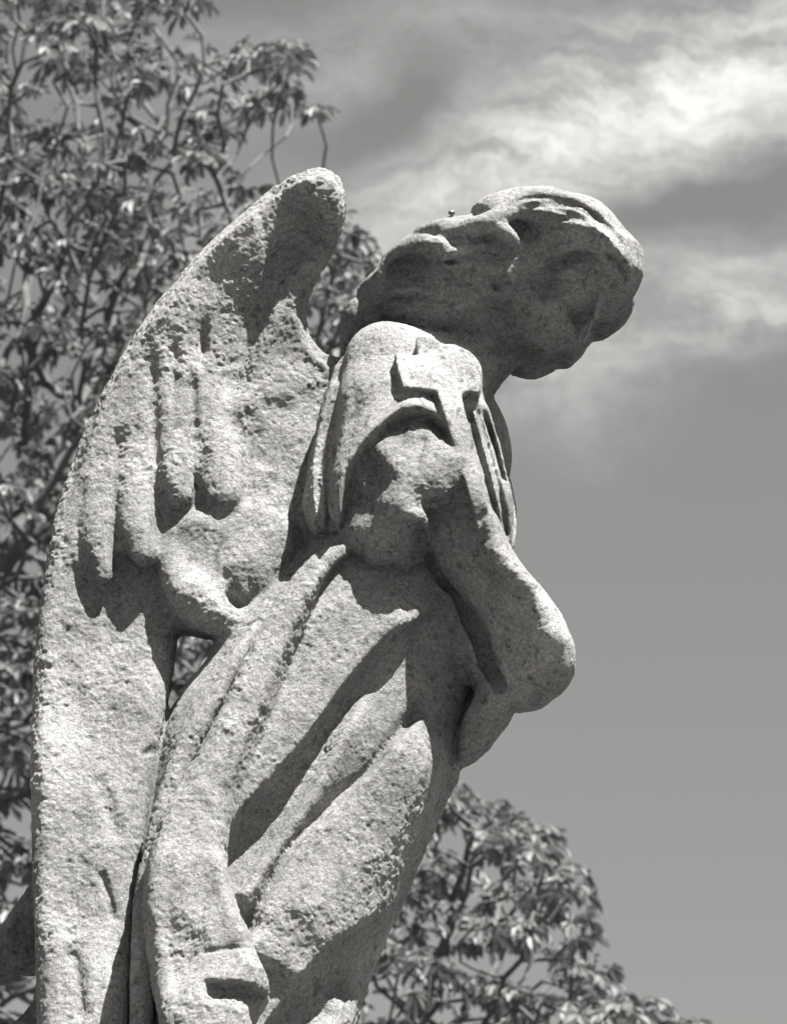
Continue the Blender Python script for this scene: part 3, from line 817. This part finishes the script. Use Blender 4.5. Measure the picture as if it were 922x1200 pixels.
def tree(label, poly, Y0, Y1, n, trunk_pts, step, leaf, thin=None, tip_r=.006, per=4):
    attr = []
    xs = [p[0] for p in poly]; ys = [p[1] for p in poly]
    while len(attr) < n:
        x = rng.uniform(min(xs), max(xs)); y = rng.uniform(min(ys), max(ys))
        if not in_poly(x, y, poly): continue
        if thin and rng.random() > thin(x, y): continue
        attr.append(PM(x, y, rng.uniform(Y0, Y1)))
    starts = [(trunk_pts[0], -1)]
    for k in range(1, len(trunk_pts)):
        a, b = np.array(trunk_pts[k - 1]), np.array(trunk_pts[k]); m = max(1, int(np.linalg.norm(b - a) / .35))
        for q in range(1, m + 1): starts.append((a + (b - a) * q / m + rng.normal(0, .015, 3), len(starts) - 1))
    nodes, par = grow(starts, attr, step, 6.0, step * 1.5)
    w = np.full(len(nodes), 0.0)
    for i in range(len(nodes) - 1, 0, -1):
        if w[i] == 0: w[i] = tip_r ** 2.3
        w[par[i]] += w[i]
    r = w ** (1 / 2.3)
    o0 = bpy.data.objects.new('tree', None); COL.objects.link(o0); o0.location = trunk_pts[0]
    tag(o0, label, 'tree', 'leafy trees behind the statue')
    b0 = np.array(trunk_pts[0])
    v, f = tubes(nodes, par, r); me = mesh_from('trunk', v - b0, f); me.materials.append(MB)
    t = bpy.data.objects.new('trunk', me); COL.objects.link(t); t.parent = o0
    (v, f), nt_ = crown(nodes, par, leaf, per=per); me = mesh_from('crown', v - b0, f)
    me.polygons.foreach_set('use_smooth', np.zeros(len(f), bool)); me.materials.append(ML)
    c = bpy.data.objects.new('crown', me); COL.objects.link(c); c.parent = o0
    print('tree', len(nodes), nt_, len(f), round(float(r[0]), 3), round(time.time() - T0, 1))

polyL = [(-330, -60), (0, -50), (120, -35), (215, -30), (240, 0), (262, 50), (300, 55), (335, 40), (372, 60), (392, 92), (375, 125), (335, 130), (300, 155), (285, 200), (300, 228), (350, 235), (420, 268), (452, 300),
         (446, 345), (425, 420), (400, 470), (330, 620), (280, 760), (260, 900), (200, 1060), (120, 1250), (-330, 1300)]
bt = PM(-250, 900, 21.5)
def thinL(x, y): 
    t = 1.0 if x > -60 else .35
    if y < 180: t *= .55
    if 15 < x < 110 and 480 < y < 590: t *= .12
    if 220 < x < 340 and 150 < y < 260: t *= .45
    return t
tree('tall leafy tree with dark crooked limbs filling the left side behind the big wing', polyL, 19.0, 24.0, 5200,
     [(bt[0] - .3, bt[1], GROUND_Z), (bt[0] - .1, bt[1], GROUND_Z + 3), (bt[0] + .15, bt[1] + .1, GROUND_Z + 6), (bt[0] + .1, bt[1], GROUND_Z + 9.5), (bt[0] + .5, bt[1] - .2, GROUND_Z + 13)], .18, .112, thinL, per=5, tip_r=.0085)
polyR = [(350, 1010), (440, 925), (500, 915), (535, 905), (550, 935), (580, 948), (612, 952), (636, 985), (660, 1002), (680, 1030), (690, 1075), (690, 1115), (688, 1140), (725, 1155), (768, 1168), (806, 1196), (860, 1290), (820, 1420), (600, 1500), (350, 1450), (240, 1250)]
br = PM(474, 1400, 19.5)
tree('lower leafy tree whose rounded top shows beside the gown at bottom right', polyR, 17.3, 21.0, 2700,
     [(br[0], br[1], GROUND_Z), (br[0] + .1, br[1], GROUND_Z + 3), (br[0] - .05, br[1], GROUND_Z + 6.0), (br[0], br[1], PM(474, 1330, 19.5)[2])], .16, .108, tip_r=.008, per=5)

# ------------------------------------------------------------------ ground, pedestal, the small lump on the hair
import bmesh
def mesh_obj(name, bm, m, parent=None, smooth=False):
    me = bpy.data.meshes.new(name); bm.to_mesh(me); bm.free(); me.materials.append(m)
    for p in me.polygons: p.use_smooth = smooth
    o = bpy.data.objects.new(name, me); COL.objects.link(o); o.parent = parent
    return o
MG, ntg, bgr = mat('dry_grass'); Lk = ntg.links.new
tg = N(ntg, 'ShaderNodeTexCoord'); ng = N(ntg, 'ShaderNodeTexNoise', i_Scale=3.0, i_Detail=8.0, i_Roughness=.7); Lk(tg.outputs['Object'], ng.inputs['Vector'])
rg = N(ntg, 'ShaderNodeValToRGB'); rg.color_ramp.elements[0].color = grey(.03); rg.color_ramp.elements[1].color = grey(.07); Lk(ng.outputs['Fac'], rg.inputs['Fac'])
Lk(rg.outputs['Color'], bgr.inputs['Base Color']); bgr.inputs['Roughness'].default_value = 1
bm = bmesh.new(); bmesh.ops.create_grid(bm, x_segments=40, y_segments=40, size=1500)
g = mesh_obj('ground', bm, MG); g.location = (0, 0, GROUND_Z); tag(g, kind='structure')

ped = bpy.data.objects.new('pedestal', None); COL.objects.link(ped); cx, cy = float(base[0]) + .02, float(base[1])
ped.location = (cx, cy, GROUND_Z)
tag(ped, 'stepped square stone pedestal under the angel', 'pedestal')
zt = float(base[2]) - GROUND_Z + .012
def block(name, z0, z1, hw, hd, bev=.012):
    bm = bmesh.new(); bmesh.ops.create_cube(bm, size=1)
    bmesh.ops.scale(bm, vec=(hw * 2, hd * 2, z1 - z0), verts=bm.verts); bmesh.ops.translate(bm, vec=(0, 0, (z0 + z1) / 2), verts=bm.verts)
    bmesh.ops.bevel(bm, geom=bm.edges[:], offset=bev, segments=3, affect='EDGES')
    return mesh_obj(name, bm, M_SMOOTH, ped)
block('step', 0, .28, .62, .6); block('plinth', .28, .62, .48, .46); block('shaft', .62, zt - .22, .36, .34); block('cornice', zt - .22, zt - .1, .43, .41, .03); block('cap', zt - .1, zt, .34, .32)

bm = bmesh.new(); ys_ = PLUMP
bmesh.ops.create_icosphere(bm, subdivisions=3, radius=1)
for v in bm.verts:
    v.co *= 1 + .12 * math.sin(v.co.x * 5 + 1) * math.sin(v.co.z * 4 + v.co.y * 3)
    if v.co.z < -.4: v.co.x *= .55; v.co.y *= .55; v.co.z -= .25
    v.co.x *= .0046; v.co.y *= .0044; v.co.z *= .0042
MP, ntp, bp_ = mat('dark_pebble'); npn = N(ntp, 'ShaderNodeTexNoise', i_Scale=600.0); rp = N(ntp, 'ShaderNodeValToRGB')
tp_ = N(ntp, 'ShaderNodeTexCoord'); ntp.links.new(tp_.outputs['Object'], npn.inputs['Vector']); ntp.links.new(npn.outputs['Fac'], rp.inputs['Fac'])
rp.color_ramp.elements[0].color = grey(.04); rp.color_ramp.elements[1].color = grey(.14); ntp.links.new(rp.outputs[0], bp_.inputs['Base Color']); bp_.inputs['Roughness'].default_value = .4
o = mesh_obj('pebble', bm, MP, smooth=True); o.location = ys_ * S; tag(o, 'tiny dark round lump perched on the hair of the statue', 'pebble')

# ------------------------------------------------------------------ light, sky, camera
CLOUD = (4.9, 4.83, 4.72, 1)
BLOBS = [(800, 85, 300, 100, 26, .72), (900, 10, 160, 90, 20, .3), (650, 175, 200, 58, 32, .55), (420, 250, 240, 60, 6, .34), (330, 60, 260, 70, 10, .28), (560, 30, 120, 60, 0, .12),
         (880, 330, 170, 55, 14, .45), (740, 420, 230, 50, 14, .34), (640, 400, 120, 90, 20, .22), (900, 400, 160, 40, 22, .3), (480, 90, 110, 55, 20, -.22), (830, 225, 150, 40, 14, -.28)]
SUN = Vector((.30, -.40, .85)).normalized()
sd = bpy.data.lights.new('sun', 'SUN'); so = bpy.data.objects.new('sun', sd); COL.objects.link(so)
sd.energy = 5; sd.angle = rad(.5); sd.color = (1, .995, .985)
so.rotation_euler = SUN.to_track_quat('Z', 'Y').to_euler(); so.location = (3, -4, 9)
el = math.asin(SUN.z); az = math.atan2(SUN.x, SUN.y)
W = bpy.data.worlds.new('World'); SC.world = W; W.use_nodes = True; nt = W.node_tree; L = nt.links.new
bg = nt.nodes['Background']; bg.inputs['Strength'].default_value = .05
sky = N(nt, 'ShaderNodeTexSky', sky_type='NISHITA'); sky.sun_disc = False; sky.dust_density = .3; sky.sun_elevation = el; sky.sun_rotation = az
# black-and-white film behind an orange-red filter: mostly the red of the sky
sp_ = N(nt, 'ShaderNodeSeparateColor'); L(sky.outputs[0], sp_.inputs[0])
def mul_(a, k):
    m = N(nt, 'ShaderNodeMath', operation='MULTIPLY'); L(a, m.inputs[0]); m.inputs[1].default_value = k; return m.outputs[0]
ad = N(nt, 'ShaderNodeMath', operation='ADD'); L(mul_(sp_.outputs[0], .75), ad.inputs[0]); L(mul_(sp_.outputs[1], .25), ad.inputs[1])
bw = N(nt, 'ShaderNodeCombineColor')
for q in range(3): L(ad.outputs[0], bw.inputs[q])
tw = N(nt, 'ShaderNodeMix', data_type='RGBA', blend_type='MULTIPLY'); tw.inputs['Factor'].default_value = 1; L(bw.outputs[0], tw.inputs[6]); tw.inputs[7].default_value = (1.0, .984, .962, 1)
# thin cirrus, placed by direction on the sky
tc = N(nt, 'ShaderNodeTexCoord')
def direc(px, py):
    d = P(px, py, 0) - CAM; return d / np.linalg.norm(d)
def math_(op, a, b=None, clamp=False):
    m = N(nt, 'ShaderNodeMath', operation=op); m.use_clamp = clamp
    for i, x in enumerate((a, b)):
        if x is None: continue
        if isinstance(x, (int, float)): m.inputs[i].default_value = x
        else: L(x, m.inputs[i])
    return m.outputs[0]
XR = np.array([1.0, 0, 0]); UPV = np.array([0, -SP, CP]); PXR = 1 / D
# a gentle swirl so edges of the veil are torn
nz = N(nt, 'ShaderNodeTexNoise', i_Scale=14.0, i_Detail=9.0, i_Roughness=.6); L(tc.outputs['Generated'], nz.inputs['Vector'])
sb = N(nt, 'ShaderNodeVectorMath', operation='SUBTRACT'); L(nz.outputs['Color'], sb.inputs[0]); sb.inputs[1].default_value = (.5, .5, .5)
sc_ = N(nt, 'ShaderNodeVectorMath', operation='SCALE'); L(sb.outputs[0], sc_.inputs[0]); sc_.inputs['Scale'].default_value = .05
wp = N(nt, 'ShaderNodeVectorMath', operation='ADD'); L(tc.outputs['Generated'], wp.inputs[0]); L(sc_.outputs[0], wp.inputs[1])
def blob(px, py, rx, ry, ang, amp):
    c = direc(px, py); t = rad(ang)
    a1 = (XR * math.cos(t) + UPV * math.sin(t)) / (rx * PXR); a2 = (-XR * math.sin(t) + UPV * math.cos(t)) / (ry * PXR)
    s1 = N(nt, 'ShaderNodeVectorMath', operation='SUBTRACT'); L(wp.outputs[0], s1.inputs[0]); s1.inputs[1].default_value = tuple(c)
    o = []
    for a in (a1, a2):
        d = N(nt, 'ShaderNodeVectorMath', operation='DOT_PRODUCT'); L(s1.outputs[0], d.inputs[0]); d.inputs[1].default_value = tuple(a)
        o.append(math_('MULTIPLY', d.outputs['Value'], d.outputs['Value']))
    e = math_('EXPONENT', math_('MULTIPLY', math_('ADD', o[0], o[1]), -1.0))
    return math_('MULTIPLY', e, amp)
tot = None
for bl_ in BLOBS:
    x = blob(*bl_); tot = x if tot is None else math_('ADD', tot, x)
def streaks(rot, sx, sy, scale, detail=8.0, rough=.62, seed=0.0):
    mp = N(nt, 'ShaderNodeMapping'); L(wp.outputs[0], mp.inputs['Vector'])
    mp.inputs['Rotation'].default_value = (0, rad(rot), 0); mp.inputs['Scale'].default_value = (sx, 1, sy); mp.inputs['Location'].default_value = (seed, seed, seed)
    n = N(nt, 'ShaderNodeTexNoise', i_Scale=scale, i_Detail=detail, i_Roughness=rough); L(mp.outputs[0], n.inputs['Vector'])
    return n.outputs['Fac']
st = streaks(28, .35, 1.5, 60.0, 10.0, .7); st2 = streaks(-10, 1, 1, 24.0, seed=3.1)
f1 = math_('ADD', math_('MULTIPLY', math_('SUBTRACT', st, .38), 3.4), math_('MULTIPLY', math_('SUBTRACT', st2, .5), 1.4))
f1 = math_('ADD', f1, .2)
cl = math_('MULTIPLY', math_('MAXIMUM', tot, 0.0), math_('MAXIMUM', f1, .12))
cl = math_('ADD', cl, math_('MULTIPLY', math_('MAXIMUM', tot, 0.0), .15), False)
cm = N(nt, 'ShaderNodeMapRange'); cm.inputs['From Max'].default_value = 1.1; L(cl, cm.inputs['Value'])
cl = cm.outputs[0]
mxw = N(nt, 'ShaderNodeMix', data_type='RGBA'); L(cl, mxw.inputs['Factor']); L(tw.outputs[2], mxw.inputs[6]); mxw.inputs[7].default_value = CLOUD
L(mxw.outputs[2], bg.inputs['Color'])
cam = bpy.data.cameras.new('camera'); co = bpy.data.objects.new('camera', cam); COL.objects.link(co); SC.camera = co
co.location = CAM * S; co.rotation_euler = (rad(90) + PITCH, 0, 0)
cam.sensor_fit = 'VERTICAL'; cam.sensor_height = 24; cam.lens = 24 * 7.0 / (1200 * S)
cam.clip_end = 5000
cam.dof.use_dof = True; cam.dof.focus_distance = 7.0 - .1; cam.dof.aperture_fstop = cam.lens / 8.0
SC.view_settings.view_transform = 'Standard'; SC.view_settings.look = 'None'; SC.view_settings.exposure = 2.04; SC.view_settings.gamma = 1
SC.cycles.max_bounces = 6; SC.cycles.diffuse_bounces = 2
print('done', round(time.time() - T0, 1))
